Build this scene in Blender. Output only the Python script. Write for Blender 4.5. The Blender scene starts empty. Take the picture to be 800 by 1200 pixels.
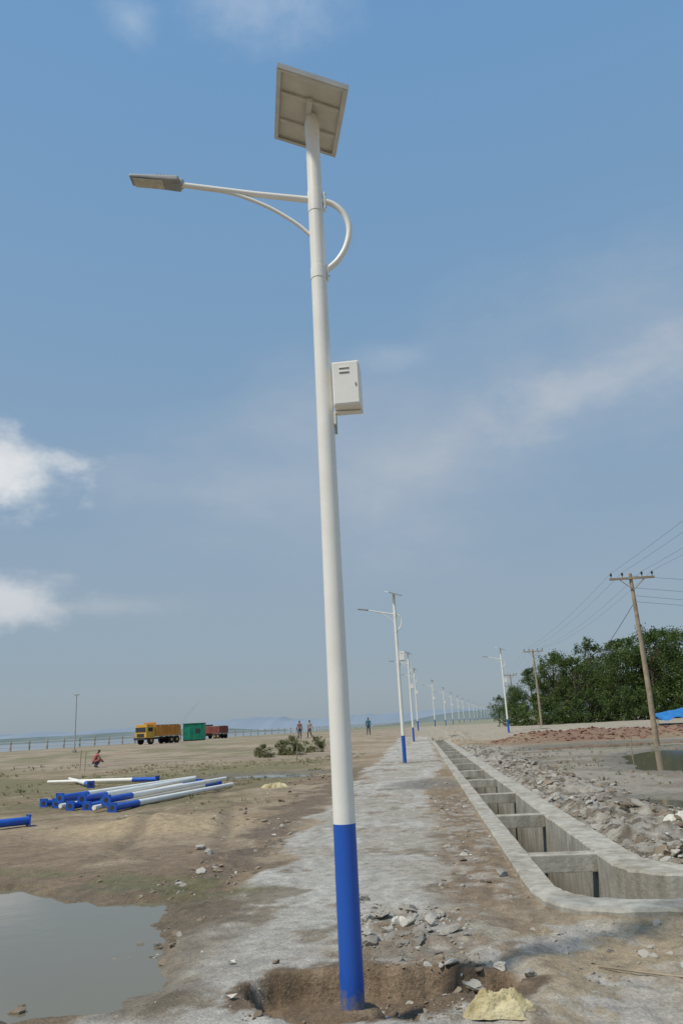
import bpy, bmesh, math, random
import numpy as np
from mathutils import Vector, Matrix, Euler
random.seed(7); rng=np.random.default_rng(11)
scn=bpy.context.scene
scn.view_settings.view_transform='Standard'; scn.view_settings.look='None'; scn.view_settings.exposure=0

# ------------------------------------------------------------------ camera
YAW=math.radians(4.75); PITCH=math.radians(15.5); ROLL=math.radians(2.9)
R0=Vector((math.cos(YAW),math.sin(YAW),0)); F0=Vector((-math.sin(YAW),math.cos(YAW),0)); Zv=Vector((0,0,1))
D=F0*math.cos(PITCH)+Zv*math.sin(PITCH); U=-F0*math.sin(PITCH)+Zv*math.cos(PITCH)
cx=R0*math.cos(ROLL)-U*math.sin(ROLL); cy=R0*math.sin(ROLL)+U*math.cos(ROLL)
M=Matrix.Identity(4)
for i in range(3): M[i][0]=cx[i]; M[i][1]=cy[i]; M[i][2]=-D[i]
M[2][3]=1.7
cd=bpy.data.cameras.new('camera'); cam=bpy.data.objects.new('camera',cd); scn.collection.objects.link(cam)
cam.matrix_world=M; cd.sensor_fit='VERTICAL'; cd.sensor_height=36; cd.sensor_width=24; cd.lens=27; cd.clip_end=20000; cd.clip_start=.05
scn.camera=cam

# ------------------------------------------------------------------ noise
_T=rng.random((256,256))
def vn(x,y,s=0):
    x=np.asarray(x,float)+s*17.31; y=np.asarray(y,float)+s*9.77
    xi=np.floor(x).astype(int); yi=np.floor(y).astype(int); fx=x-xi; fy=y-yi
    fx=fx*fx*(3-2*fx); fy=fy*fy*(3-2*fy)
    a=_T[xi&255,yi&255]; b=_T[(xi+1)&255,yi&255]; c=_T[xi&255,(yi+1)&255]; d=_T[(xi+1)&255,(yi+1)&255]
    return (a*(1-fx)+b*fx)*(1-fy)+(c*(1-fx)+d*fx)*fy
def fbm(x,y,o=4,s=0):
    t=0;A=.5;n=0
    for i in range(o):
        t=t+A*vn(x,y,s+i*3); n+=A; A*=.55
        x,y=(x*1.6+y*1.2),(y*1.6-x*1.2)
    return t/n
def ss(t): t=np.clip(t,0,1); return t*t*(3-2*t)
def sdpoly(x,y,P):
    P=np.array(P,float); d=np.full(x.shape,1e9); ins=np.zeros(x.shape,bool)
    for i in range(len(P)):
        a=P[i]; b=P[(i+1)%len(P)]; e=b-a; wx=x-a[0]; wy=y-a[1]
        t=np.clip((wx*e[0]+wy*e[1])/(e@e),0,1); d=np.minimum(d,(wx-e[0]*t)**2+(wy-e[1]*t)**2)
        c=((a[1]>y)!=(b[1]>y)); 
        if abs(e[1])>1e-9: ins^= c&(x<e[0]*(y-a[1])/e[1]+a[0])
    d=np.sqrt(d); return np.where(ins,d,-d)      # positive inside

# ------------------------------------------------------------------ layout
OL=[(.95,70),(.95,40),(.95,20),(.95,12),(.95,8.6),(.965,8.25),(1.02,7.93),(1.14,7.66),(1.36,7.47),(1.7,7.37),(2.1,7.34),(3,7.33),(9,7.33)]
IL=[(1.22,70),(1.22,40),(1.22,20),(1.22,12),(1.22,8.7),(1.23,8.45),(1.27,8.25),(1.35,8.05),(1.5,7.9),(1.77,7.79),(2.1,7.75),(3,7.74),(9,7.74)]
IR=[(2.0,70),(2.0,40),(2.0,20),(2.0,12),(2.0,9.7),(2.02,9.4),(2.1,9.12),(2.25,8.92),(2.45,8.8),(2.7,8.75),(3.0,8.73),(3.6,8.72),(9,8.72)]
OR=[(2.4,70),(2.4,40),(2.4,20),(2.4,12),(2.4,10.2),(2.43,9.85),(2.53,9.56),(2.7,9.36),(2.9,9.25),(3.1,9.2),(3.4,9.18),(3.8,9.17),(9,9.17)]
mid=lambda A,B:[((a[0]+b[0])/2,(a[1]+b[1])/2) for a,b in zip(A,B)]
CH=mid(OL,IL)+mid(IR,OR)[::-1]
DR=OL+OR[::-1]
PUD=[(-12,11.0),(-6.5,10.2),(-4.9,9.8),(-3.9,9.35),(-2.75,8.85),(-2.35,7.7),(-1.95,6.7),(-1.9,6.1),(-2.2,5.6),(-3.2,5.2),(-6,4.9),(-12,4.9)]
PR=[[(6.2,24.5),(9,23.5),(14,24),(18,30),(16,36),(11,38),(8,34),(6.6,29)],[(3.3,15.6),(4.4,15.2),(5.6,16.2),(5,17.3),(3.8,17)],[(8,13),(12,12.5),(14,15),(10,16.5)],[(-.35,21.5),(.1,21.2),(.6,22.3),(.3,24),(-.2,23.5)],[(5.5,42),(9,41),(14,43),(17,47),(10,49),(6,46)],[(-7.5,30),(-4.5,29),(-3.8,31),(-5,33),(-8,32.5)]]
RUT=[[(-3,12),(-4.5,18),(-7,27),(-12,40),(-22,58)],[(-4.6,12),(-6.1,18),(-8.6,27),(-13.8,40),(-24,57)],[(-3,60),(-12,55),(-25,58),(-45,72)],[(-3,58),(-12,53),(-25,56),(-45,69)]]
def sdline(x,y,P):
    P=np.array(P,float); d=np.full(x.shape,1e9)
    for a,b in zip(P[:-1],P[1:]):
        e=b-a; wx=x-a[0]; wy=y-a[1]; t=np.clip((wx*e[0]+wy*e[1])/(e@e),0,1); d=np.minimum(d,(wx-e[0]*t)**2+(wy-e[1]*t)**2)
    return np.sqrt(d)
def rutm(x,y):
    m=0
    for i,R in enumerate(RUT): m=np.maximum(m,ss(1-sdline(x+.5*(fbm(y*.2,x*.2,2,200)-.5),y,R)/(.28 if i<2 else .5)))
    return m*ss((fbm(x*.4,y*.4,3,210)-.32)*6)
def bank(y): return np.interp(y,[-200,0,89,182,260,400,3000],[-75,-62,-52,-27,-20,-2,60])
def terrain(x,y):
    x=np.asarray(x,float); y=np.asarray(y,float)
    n=fbm(x*.6,y*.6,4,1)-.5; f=fbm(x*3.1,y*3.1,5,5)-.5; ff=fbm(x*9,y*9,3,9)-.5
    path=ss((x+2.3)/.5)*ss((1.0-x)/.3)
    rubR=ss((x-2.35)/.2)*ss((4.6+1.4*n-x)/1.0)*ss((y-8.8)/.6)
    rubM=ss((x-.1)/.5)*ss((1.1-x)/.1)*ss((y-7.5)/1)*ss((26-y)/8)
    rubN=ss((x+.9)/.6)*ss((3-x)/.6)*ss((9-y)/1.2)
    rubL=ss(1-abs(x+2.75+.5*n)/.75)*ss((y-5)/1)*ss((17-y)/5)
    rub=np.clip(rubR+.6*rubM+.45*rubN+.8*rubL,0,1)
    z=n*.07*(1-.6*path)+f*(.03+.15*rub+.10*rubR)+ff*(.008+.055*rub+.05*rubR)+.03*path+.14*rubR*ss((fbm(x*.9,y*.9,3,21)-.3)*3)
    z=z*ss(1.0-(y-60)/800)
    z=z-.05*rutm(x,y)
    s=sdpoly(x,y,PUD)+ (fbm(x*1.5,y*1.5,3,31)-.5)*.8
    z=z-.14*ss((s+.25)/.7)
    for i,P in enumerate(PR):
        s=sdpoly(x,y,P)+(fbm(x*.9,y*.9,3,40+i)-.5)*1.3*(1 if i!=3 else .3); z=z-.12*ss((s+.2)/.8)
    q=np.minimum(((x+.60)/.66)**2+((y-5.62)/.5)**2,((x-.0)/.5)**2+((y-5.75)/.32)**2)+ (f*1.6)
    z=z-.19*ss((1.15-q)/.3)
    q2=((x+.54)/.2)**2+((y-5.46)/.2)**2; z=z+.14*ss((1.6-q2))
    z=z+.26*np.exp(-((x+5.1)/1.1)**2-((y-15.2)/.9)**2)
    z=z+.55*ss((x-5)/2)*ss((38-x)/8)*np.exp(-((y-57-.8*np.sin(x*.6))/2.3)**2)*(.6+.8*fbm(x*.7,y*.7,3,50))
    z=z+.6*ss((y-64)/12)
    b=bank(y); z=z-3.4*ss((b-x)/7)*ss((x+1500)/300+0)
    sd=sdpoly(x,y,CH); 
    near=np.clip((sdpoly(x,y,DR)+.3)/.3,0,1); z=z*(1-near)+near*np.where(y<64,0.02+f*.05,z)
    z=np.where(sd>0,-1.15,z)
    return z

def axis(segs):
    out=[segs[0][0]]
    for (a,b,s0,g) in segs:
        v=a;s=s0
        L=[]
        while True:
            v+=s; s*=g
            if v>=b: break
            L.append(v)
        if L and b-L[-1]<s*.4: L.pop()
        out+=L+[b]
    return np.array(out)
xr=axis([(-3.2,3.2,.03,1),(3.2,8,.05,1.006),(8,40,.09,1.03),(40,4000,1.1,1.09)])
xl=-axis([(3.2,8,.05,1.01),(8,40,.1,1.022),(40,4000,.9,1.09)])[::-1]
X=np.concatenate([xl[:-1],xr])
Yp=axis([(4.6,9.5,.03,1),(9.5,26,.04,1.012),(26,90,.24,1.01),(90,4000,1.1,1.06)])
Yn=np.array([-600,-300,-150,-80,-40,-20,-10,-5,-2,0,1.5,2.5,3.2,3.7,4.0,4.2,4.35,4.5])
Y=np.concatenate([Yn,Yp])
GX,GY=np.meshgrid(X,Y); gx=GX.ravel(); gy=GY.ravel(); gz=terrain(gx,gy)
nx,ny=len(X),len(Y)

# ------------------------------------------------------------------ materials
def newmat(name):
    m=bpy.data.materials.new(name); m.use_nodes=True; nt=m.node_tree
    return m,nt,nt.nodes['Principled BSDF']
def N(nt,t,**k):
    n=nt.nodes.new(t)
    for a,b in k.items(): setattr(n,a,b)
    return n
def noisemat(name,c1,c2,scale=4,rough=.8,bump=.0,bscale=30,detail=5,spec=.3,lo=.35,hi=.65,metal=0):
    m,nt,b=newmat(name); L=nt.links
    tc=N(nt,'ShaderNodeTexCoord'); no=N(nt,'ShaderNodeTexNoise'); no.inputs['Scale'].default_value=scale; no.inputs['Detail'].default_value=detail
    L.new(tc.outputs['Object'],no.inputs['Vector'])
    cr=N(nt,'ShaderNodeValToRGB'); cr.color_ramp.elements[0].position=lo; cr.color_ramp.elements[1].position=hi
    cr.color_ramp.elements[0].color=(*c1,1); cr.color_ramp.elements[1].color=(*c2,1)
    L.new(no.outputs['Fac'],cr.inputs['Fac']); L.new(cr.outputs['Color'],b.inputs['Base Color'])
    b.inputs['Roughness'].default_value=rough; b.inputs['Specular IOR Level'].default_value=spec; b.inputs['Metallic'].default_value=metal
    if bump:
        n2=N(nt,'ShaderNodeTexNoise'); n2.inputs['Scale'].default_value=bscale; n2.inputs['Detail'].default_value=5
        L.new(tc.outputs['Object'],n2.inputs['Vector'])
        bp=N(nt,'ShaderNodeBump'); bp.inputs['Strength'].default_value=bump; bp.inputs['Distance'].default_value=.02
        L.new(n2.outputs['Fac'],bp.inputs['Height']); L.new(bp.outputs['Normal'],b.inputs['Normal'])
    return m
m_white=noisemat('white_paint',(.78,.76,.69),(.85,.83,.76),3,.38,.03,60,spec=.4)
m_blue=noisemat('blue_paint',(.014,.085,.42),(.02,.11,.50),5,.36,.03,40,spec=.4)
def mudblue():
    m,nt,b=newmat('blue_paint_muddy'); L=nt.links; tc=N(nt,'ShaderNodeTexCoord'); n=N(nt,'ShaderNodeTexNoise'); n.inputs['Scale'].default_value=28; n.inputs['Detail'].default_value=6; L.new(tc.outputs['Object'],n.inputs[0])
    s=N(nt,'ShaderNodeSeparateXYZ'); L.new(tc.outputs['Object'],s.inputs[0]); mr=N(nt,'ShaderNodeMapRange'); mr.inputs['From Min'].default_value=0; mr.inputs['From Max'].default_value=.25; mr.inputs['To Min'].default_value=.4; mr.inputs['To Max'].default_value=-.3; L.new(s.outputs['Z'],mr.inputs['Value'])
    a=N(nt,'ShaderNodeMath',operation='ADD'); L.new(mr.outputs[0],a.inputs[0]); L.new(n.outputs['Fac'],a.inputs[1])
    cr=N(nt,'ShaderNodeValToRGB'); cr.color_ramp.elements[0].position=.6; cr.color_ramp.elements[1].position=1.0; cr.color_ramp.elements[0].color=(.016,.10,.46,1); cr.color_ramp.elements[1].color=(.20,.18,.15,1); L.new(a.outputs[0],cr.inputs[0]); L.new(cr.outputs[0],b.inputs['Base Color']); b.inputs['Roughness'].default_value=.38; return m
m_blueb=mudblue()
m_back=noisemat('panel_backsheet',(.60,.58,.50),(.68,.66,.57),6,.6)
m_alu=noisemat('aluminium',(.58,.57,.53),(.68,.67,.62),8,.4,metal=.2)
m_cell=noisemat('solar_cells',(.01,.015,.04),(.02,.03,.08),12,.15,spec=.6)
m_grey=noisemat('grey_casting',(.30,.31,.31),(.38,.39,.39),9,.5)
m_lens=noisemat('lamp_lens',(.50,.48,.40),(.62,.6,.5),20,.25)
m_dark=noisemat('dark_metal',(.03,.03,.03),(.06,.06,.06),9,.5)
m_slot=noisemat('vent_shadow_gap',(.25,.25,.23),(.3,.3,.28),9,.7)
m_wood=noisemat('pole_wood',(.26,.205,.14),(.38,.31,.22),5,.85,.3,20)
m_rock=noisemat('rubble_stone',(.22,.20,.165),(.42,.395,.34),1.3,.95,.5,40,lo=.35,hi=.62)
m_clod=noisemat('earth_clod',(.15,.115,.08),(.30,.245,.175),2.0,.95,.5,40)
m_brick=noisemat('brick_rubble',(.15,.07,.05),(.25,.14,.10),2,.9,.3,30)
m_bark=noisemat('bark',(.06,.045,.03),(.12,.09,.06),4,.9)
def leafmat():
    m,nt,b=newmat('leaves'); L=nt.links; geo=N(nt,'ShaderNodeNewGeometry'); n=N(nt,'ShaderNodeTexNoise'); n.inputs['Scale'].default_value=.7; n.inputs['Detail'].default_value=5; L.new(geo.outputs['Position'],n.inputs[0])
    oi=N(nt,'ShaderNodeObjectInfo'); a=N(nt,'ShaderNodeMath',operation='MULTIPLY_ADD'); L.new(oi.outputs['Random'],a.inputs[0]); a.inputs[1].default_value=.16; L.new(n.outputs['Fac'],a.inputs[2])
    cr=N(nt,'ShaderNodeValToRGB'); E=cr.color_ramp.elements; E[0].position=.4; E[1].position=.78; E[0].color=(.04,.075,.018,1); E[1].color=(.14,.19,.055,1); L.new(a.outputs[0],cr.inputs[0]); L.new(cr.outputs[0],b.inputs['Base Color']); b.inputs['Roughness'].default_value=.6; b.inputs['Specular IOR Level'].default_value=.2
    tr=N(nt,'ShaderNodeBsdfTranslucent'); L.new(cr.outputs[0],tr.inputs[0]); mx=N(nt,'ShaderNodeMixShader'); mx.inputs[0].default_value=.3; L.new(b.outputs[0],mx.inputs[1]); L.new(tr.outputs[0],mx.inputs[2]); L.new(mx.outputs[0],nt.nodes['Material Output'].inputs[0]); return m
m_leaf=leafmat()
m_leaf2=noisemat('dry_shrub_leaves',(.08,.10,.03),(.20,.19,.08),2.0,.7)
m_grass=noisemat('grass_blades',(.09,.11,.03),(.22,.20,.09),.5,.7)
m_orange=noisemat('orange_paint',(.50,.17,.03),(.60,.25,.05),2,.5)
m_yellow=noisemat('yellow_paint',(.55,.30,.05),(.6,.38,.07),2,.5)
m_green=noisemat('green_paint',(.01,.18,.11),(.02,.25,.15),2,.5)
m_red=noisemat('red_paint',(.16,.05,.04),(.24,.08,.06),2,.6)
m_tyre=noisemat('tyre_rubber',(.02,.02,.02),(.04,.04,.04),6,.85)
m_glass=noisemat('dark_glass',(.02,.025,.03),(.04,.045,.05),3,.1,spec=.6)
m_tarp=noisemat('blue_tarpaulin',(.02,.13,.36),(.03,.2,.48),1.5,.55)
m_sack=noisemat('sackcloth',(.38,.31,.15),(.62,.55,.34),5,.8,.6,60)
m_paper=noisemat('pale_litter',(.5,.48,.41),(.65,.63,.56),9,.8)
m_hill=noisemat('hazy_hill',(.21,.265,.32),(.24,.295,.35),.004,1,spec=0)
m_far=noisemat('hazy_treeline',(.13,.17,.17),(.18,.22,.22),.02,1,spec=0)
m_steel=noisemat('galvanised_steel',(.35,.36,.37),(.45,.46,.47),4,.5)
m_hazysteel=noisemat('hazy_pale_steel',(.42,.44,.46),(.5,.52,.54),4,.8)  # boom steel lightened: distance haze put into the base colour
def concmat():
    m,nt,b=newmat('concrete'); L=nt.links; geo=N(nt,'ShaderNodeNewGeometry')
    def no(sc,st=(1,1,1)):
        mp=N(nt,'ShaderNodeMapping'); mp.inputs['Scale'].default_value=st; L.new(geo.outputs['Position'],mp.inputs[0]); n=N(nt,'ShaderNodeTexNoise'); n.inputs['Scale'].default_value=sc; n.inputs['Detail'].default_value=6; n.inputs['Roughness'].default_value=.65; L.new(mp.outputs[0],n.inputs['Vector']); return n.outputs['Fac']
    cr=N(nt,'ShaderNodeValToRGB'); E=cr.color_ramp.elements; E[0].position=.33; E[1].position=.68; E[0].color=(.30,.27,.21,1); E[1].color=(.48,.455,.38,1); q=E.new(.5); q.color=(.41,.385,.32,1)
    L.new(no(1.6),cr.inputs[0])
    st=N(nt,'ShaderNodeMapRange'); st.inputs['From Min'].default_value=.38; st.inputs['From Max'].default_value=.62; st.inputs['To Min'].default_value=.74; st.inputs['To Max'].default_value=1.1; L.new(no(7,(1,1,.25)),st.inputs['Value'])
    v=N(nt,'ShaderNodeVectorMath',operation='SCALE'); L.new(cr.outputs[0],v.inputs[0]); L.new(st.outputs[0],v.inputs['Scale'])
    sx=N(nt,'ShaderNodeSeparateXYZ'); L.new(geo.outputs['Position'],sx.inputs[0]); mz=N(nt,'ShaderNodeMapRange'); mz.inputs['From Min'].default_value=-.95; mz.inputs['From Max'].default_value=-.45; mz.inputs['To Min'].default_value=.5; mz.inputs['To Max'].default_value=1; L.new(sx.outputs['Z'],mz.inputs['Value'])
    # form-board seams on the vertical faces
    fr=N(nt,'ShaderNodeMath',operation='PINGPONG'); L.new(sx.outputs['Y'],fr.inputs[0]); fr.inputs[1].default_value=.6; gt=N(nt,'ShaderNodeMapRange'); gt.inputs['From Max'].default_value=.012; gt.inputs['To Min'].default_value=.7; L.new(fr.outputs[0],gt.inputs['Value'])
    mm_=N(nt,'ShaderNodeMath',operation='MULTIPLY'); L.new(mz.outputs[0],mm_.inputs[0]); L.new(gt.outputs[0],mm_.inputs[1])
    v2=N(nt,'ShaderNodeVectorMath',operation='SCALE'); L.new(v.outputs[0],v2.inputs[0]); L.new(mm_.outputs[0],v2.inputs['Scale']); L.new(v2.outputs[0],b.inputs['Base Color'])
    b.inputs['Roughness'].default_value=.92; b.inputs['Specular IOR Level'].default_value=.2
    bp=N(nt,'ShaderNodeBump'); bp.inputs['Strength'].default_value=.5; bp.inputs['Distance'].default_value=.02; L.new(no(24),bp.inputs['Height']); L.new(bp.outputs[0],b.inputs['Normal']); return m
m_conc=concmat()
def water(name,c,rough,bs,bstr):
    m,nt,b=newmat(name); L=nt.links
    b.inputs['Base Color'].default_value=(*c,1); b.inputs['Roughness'].default_value=rough; b.inputs['IOR'].default_value=1.33; b.inputs['Specular IOR Level'].default_value=.5
    tc=N(nt,'ShaderNodeTexCoord'); n=N(nt,'ShaderNodeTexNoise'); n.inputs['Scale'].default_value=bs; L.new(tc.outputs['Object'],n.inputs['Vector'])
    bp=N(nt,'ShaderNodeBump'); bp.inputs['Strength'].default_value=bstr; bp.inputs['Distance'].default_value=.01
    L.new(n.outputs['Fac'],bp.inputs['Height']); L.new(bp.outputs['Normal'],b.inputs['Normal'])
    return m
m_pud=water('puddle_water',(.165,.15,.105),.07,3,.2)
m_riv=water('river_water',(.22,.25,.26),.3,.3,.5)

# ground colours (albedo)
def mixc(C,c,m): return C*(1-m[:,None])+np.array(c)[None,:]*m[:,None]
n1=fbm(gx*.5,gy*.5,5,60); n2=fbm(gx*1.7,gy*1.7,5,70); n3=fbm(gx*6,gy*6,4,80); n4=fbm(gx*.12,gy*.12,4,90)
C=np.tile(np.array([.275,.205,.13]),(len(gx),1))
C=mixc(C,(.36,.285,.195),ss((n1-.42)*5))
wet=np.zeros(len(gx))
rd=ss((gy-42-16*(n4-.5))/8)*ss((2-gx)/4); C=mixc(C,(.37,.305,.22),rd*.85)
C=mixc(C,(.265,.21,.145),rd*ss((fbm(gx*.25,gy*.9,4,150)-.46)*7)*.85)
gr=ss((n4*.5+n2*.5-.40)*7)*ss((gy-16)/5)*ss((48-gy)/6)*ss((-3.3-gx)/2); C=mixc(C,(.185,.17,.085),gr*.85)
gr3=ss((n4*.4+n1*.6-.49)*8)*ss((gy-50)/6)*ss((-6-gx)/3); C=mixc(C,(.20,.19,.105),gr3*.75)
gr2=ss((-22-gx)/6)*ss((gy-34)/5)*ss((52-gy)/5); C=mixc(C,(.15,.16,.07),gr2*.8)
bw=ss((-2.2-gx)/.4)*ss((14.5+2.5*(n2-.5)*4-gy)/2.0); C=mixc(C,(.225,.16,.10),bw*.9); C=mixc(C,(.30,.225,.15),bw*ss((n2-.5)*6)*.6); wet=np.maximum(wet,bw*.5)
sandp=np.exp(-((gx+5.1)/1.7)**2-((gy-15.4)/1.4)**2); C=mixc(C,(.43,.33,.205),ss(sandp*2))
sb=ss((n2-.42)*5)*ss((gy-14.5)/1)*ss((20-gy)/1.5)*ss((-3-gx)/1)*ss((gx+14)/2); C=mixc(C,(.39,.295,.185),sb*.6)
dk=ss((n2-.5)*6)*ss((-2.4-gx)/1)*ss((gy-15.5)/2)*ss((34-gy)/5); C=mixc(C,(.18,.14,.09),dk*.75)
rt_=rutm(gx,gy); C=mixc(C,(.19,.145,.095),rt_*.6); wet=np.maximum(wet,rt_*.4)
pe=ss(1-abs(gx+2.6)/.9+ (n2-.5)*2)*ss((gy-5)/1)*ss((40-gy)/10); C=mixc(C,(.17,.13,.09),pe*.85)
mr=ss((gx-2.2)/.3)*ss((52-gy)/4); C=mixc(C,(.315,.285,.23),mr*.95)
mm=mr*ss((n1-.47)*6); C=mixc(C,(.215,.175,.125),mm*.8); wet=np.maximum(wet,mm*.5)
gm=mr*ss((n4*.6+n2*.4-.5)*8)*ss((gx-5)/2); C=mixc(C,(.19,.18,.10),gm*.6)
rubc=mr*ss((4.8-gx)/1)*ss((gy-9)/1); C=mixc(C,(.36,.33,.275),rubc*ss((n3-.4)*4))
C=mixc(C,(.16,.13,.095),rubc*ss((.49-n3)*8)*.9)
rb=ss((gx-4.5)/1.5)*ss(1-abs(gy-57)/6+.5)*ss((n1-.3)*4); C=mixc(C,(.22,.13,.09),rb*.8)
cr_=ss((gy-63)/3)*ss((gx+3)/4); C=mixc(C,(.38,.34,.265),cr_*.8)
xl_=-2.1+.75*(fbm(gx*.8,gy*.8,4,99)-.5)*2; xr_=np.interp(gy,[4,7,8,10,19,24,30,80],[1.1,.9,.45,.5,.15,.4,.95,.95])+.5*(n2-.5)*2
pth=ss((gx-xl_)/.18)*ss((xr_-gx)/.2)*ss((72-gy)/3)
C=mixc(C,(.44,.415,.36),pth)
C=mixc(C,(.355,.315,.25),pth*ss((n1-.47)*7)*.7)
C=mixc(C,(.25,.205,.15),pth*ss((n2-.60)*12)*.85)
C=mixc(C,(.51,.49,.435),pth*ss((fbm(gx*2.4,gy*1.2,5,160)-.56)*9)*.6)
na=ss((gx-.2+(n2-.5))/.5)*ss((9.5-gy)/1.2)*ss((7.45-gy)/.15+.0)
C=mixc(C,(.38,.305,.20),na*.9)
C=mixc(C,(.43,.40,.345),na*ss((n2*.7+n3*.3-.45)*9)*ss((2.2-gx)/1.2))
br=ss((gx-.05+(n2-.5)*.8)/.3)*ss((.97-gx)/.1)*ss((gy-7.3-(n1-.5)*2)/.5)*ss((22-gy)/5); C=mixc(C,(.235,.175,.115),br*.85)
C=mixc(C,(.38,.35,.295),br*ss((n3-.5)*7)*.7)
b2=ss((n1*.5+n3*.5-.49)*9)*ss((gx+1.0)/.3)*ss((1.1-gx)/.5)*ss((8.1-gy)/.6); C=mixc(C,(.23,.17,.11),b2*.8)
q=np.minimum(((gx+.60)/.76)**2+((gy-5.62)/.57)**2,((gx-.05)/.6)**2+((gy-5.75)/.4)**2)+(n3-.5)*1.2; pit=ss((1.2-q)/.3); C=mixc(C,(.185,.13,.08),pit*.97); C=mixc(C,(.27,.20,.13),pit*ss((n3-.52)*8)*.6); wet=np.maximum(wet,pit*.3)
ps=sdpoly(gx,gy,PUD); wm=ss((ps+.7+(n2-.5)*1.2)/.6); C=mixc(C,(.165,.125,.075),wm*.8); wet=np.maximum(wet,wm*.8)
gs=ss((ps+1.3)/.5)*ss((-ps+.1)/.3)*ss((gy-8.6)/.4)*ss((n2-.42)*6); C=mixc(C,(.15,.145,.065),gs*.7)
for P in PR:
    s=sdpoly(gx,gy,P); w=ss((s+1.0+(n2-.5))/.8); C=mixc(C,(.18,.155,.115),w*.7); wet=np.maximum(wet,w*.8)
fl=ss((gy-130)/60); C=mixc(C,(.20,.22,.14),fl*.7)
C=mixc(C,(.12,.11,.09),np.where((sdpoly(gx,gy,CH)>.0),1.0,0.0))
C=C*(.84+.32*n3)[:,None]
def mesh_np(name,v,f,mat,smooth=True):
    me=bpy.data.meshes.new(name); me.vertices.add(len(v)); me.vertices.foreach_set('co',np.asarray(v,np.float32).ravel())
    k=f.shape[1]; me.loops.add(f.size); me.loops.foreach_set('vertex_index',f.astype(np.int32).ravel())
    me.polygons.add(len(f)); me.polygons.foreach_set('loop_start',np.arange(0,f.size,k,dtype=np.int32)); me.polygons.foreach_set('loop_total',np.full(len(f),k,dtype=np.int32))
    me.update(calc_edges=True); me.validate()
    me.polygons.foreach_set('use_smooth',np.full(len(me.polygons),smooth))
    if mat: me.materials.append(mat)
    return me
ii=np.arange(nx-1)[None,:]+nx*np.arange(ny-1)[:,None]; ii=ii.ravel()
gf=np.stack([ii,ii+1,ii+1+nx,ii+nx],1)
mg,nt,b=newmat('ground_soil'); L=nt.links
gme=mesh_np('ground',np.stack([gx,gy,gz],1),gf,mg)
ca=gme.color_attributes.new('soil','FLOAT_COLOR','POINT'); ca.data.foreach_set('color',np.concatenate([C,wet[:,None]],1).astype(np.float32).ravel())
at=N(nt,'ShaderNodeAttribute',attribute_name='soil'); geo=N(nt,'ShaderNodeNewGeometry')
def noi(scale,det=8,rough=.6):
    n=N(nt,'ShaderNodeTexNoise'); n.inputs['Scale'].default_value=scale; n.inputs['Detail'].default_value=det; n.inputs['Roughness'].default_value=rough
    L.new(geo.outputs['Position'],n.inputs['Vector']); return n
na_=noi(7,7,.7); nb_=noi(45,4,.7)
mr1=N(nt,'ShaderNodeMapRange'); mr1.inputs['From Min'].default_value=.3; mr1.inputs['From Max'].default_value=.7; mr1.inputs['To Min'].default_value=.66; mr1.inputs['To Max'].default_value=1.28
mr2=N(nt,'ShaderNodeMapRange'); mr2.inputs['From Min'].default_value=.3; mr2.inputs['From Max'].default_value=.7; mr2.inputs['To Min'].default_value=.72; mr2.inputs['To Max'].default_value=1.25
L.new(na_.outputs['Fac'],mr1.inputs['Value']); L.new(nb_.outputs['Fac'],mr2.inputs['Value'])
mu=N(nt,'ShaderNodeMath',operation='MULTIPLY'); L.new(mr1.outputs[0],mu.inputs[0]); L.new(mr2.outputs[0],mu.inputs[1])
vm=N(nt,'ShaderNodeVectorMath',operation='SCALE'); L.new(at.outputs['Color'],vm.inputs[0]); L.new(mu.outputs[0],vm.inputs['Scale'])
L.new(vm.outputs[0],b.inputs['Base Color'])
mr3=N(nt,'ShaderNodeMapRange'); mr3.inputs['To Min'].default_value=.95; mr3.inputs['To Max'].default_value=.45; L.new(at.outputs['Alpha'],mr3.inputs['Value']); L.new(mr3.outputs[0],b.inputs['Roughness'])
b.inputs['Specular IOR Level'].default_value=.25
ad=N(nt,'ShaderNodeMath',operation='MULTIPLY_ADD'); L.new(na_.outputs['Fac'],ad.inputs[0]); ad.inputs[1].default_value=2.0; L.new(nb_.outputs['Fac'],ad.inputs[2])
bp=N(nt,'ShaderNodeBump'); bp.inputs['Strength'].default_value=.8; bp.inputs['Distance'].default_value=.028; L.new(ad.outputs[0],bp.inputs['Height']); L.new(bp.outputs['Normal'],b.inputs['Normal'])
def link(name,me,parent=None,loc=(0,0,0),rot=(0,0,0),sc=(1,1,1)):
    o=bpy.data.objects.new(name,me); scn.collection.objects.link(o); o.parent=parent; o.location=loc; o.rotation_euler=rot; o.scale=sc; return o
link('ground',gme)
def tz(x,y): return float(terrain(np.array([x]),np.array([y]))[0])

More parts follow.
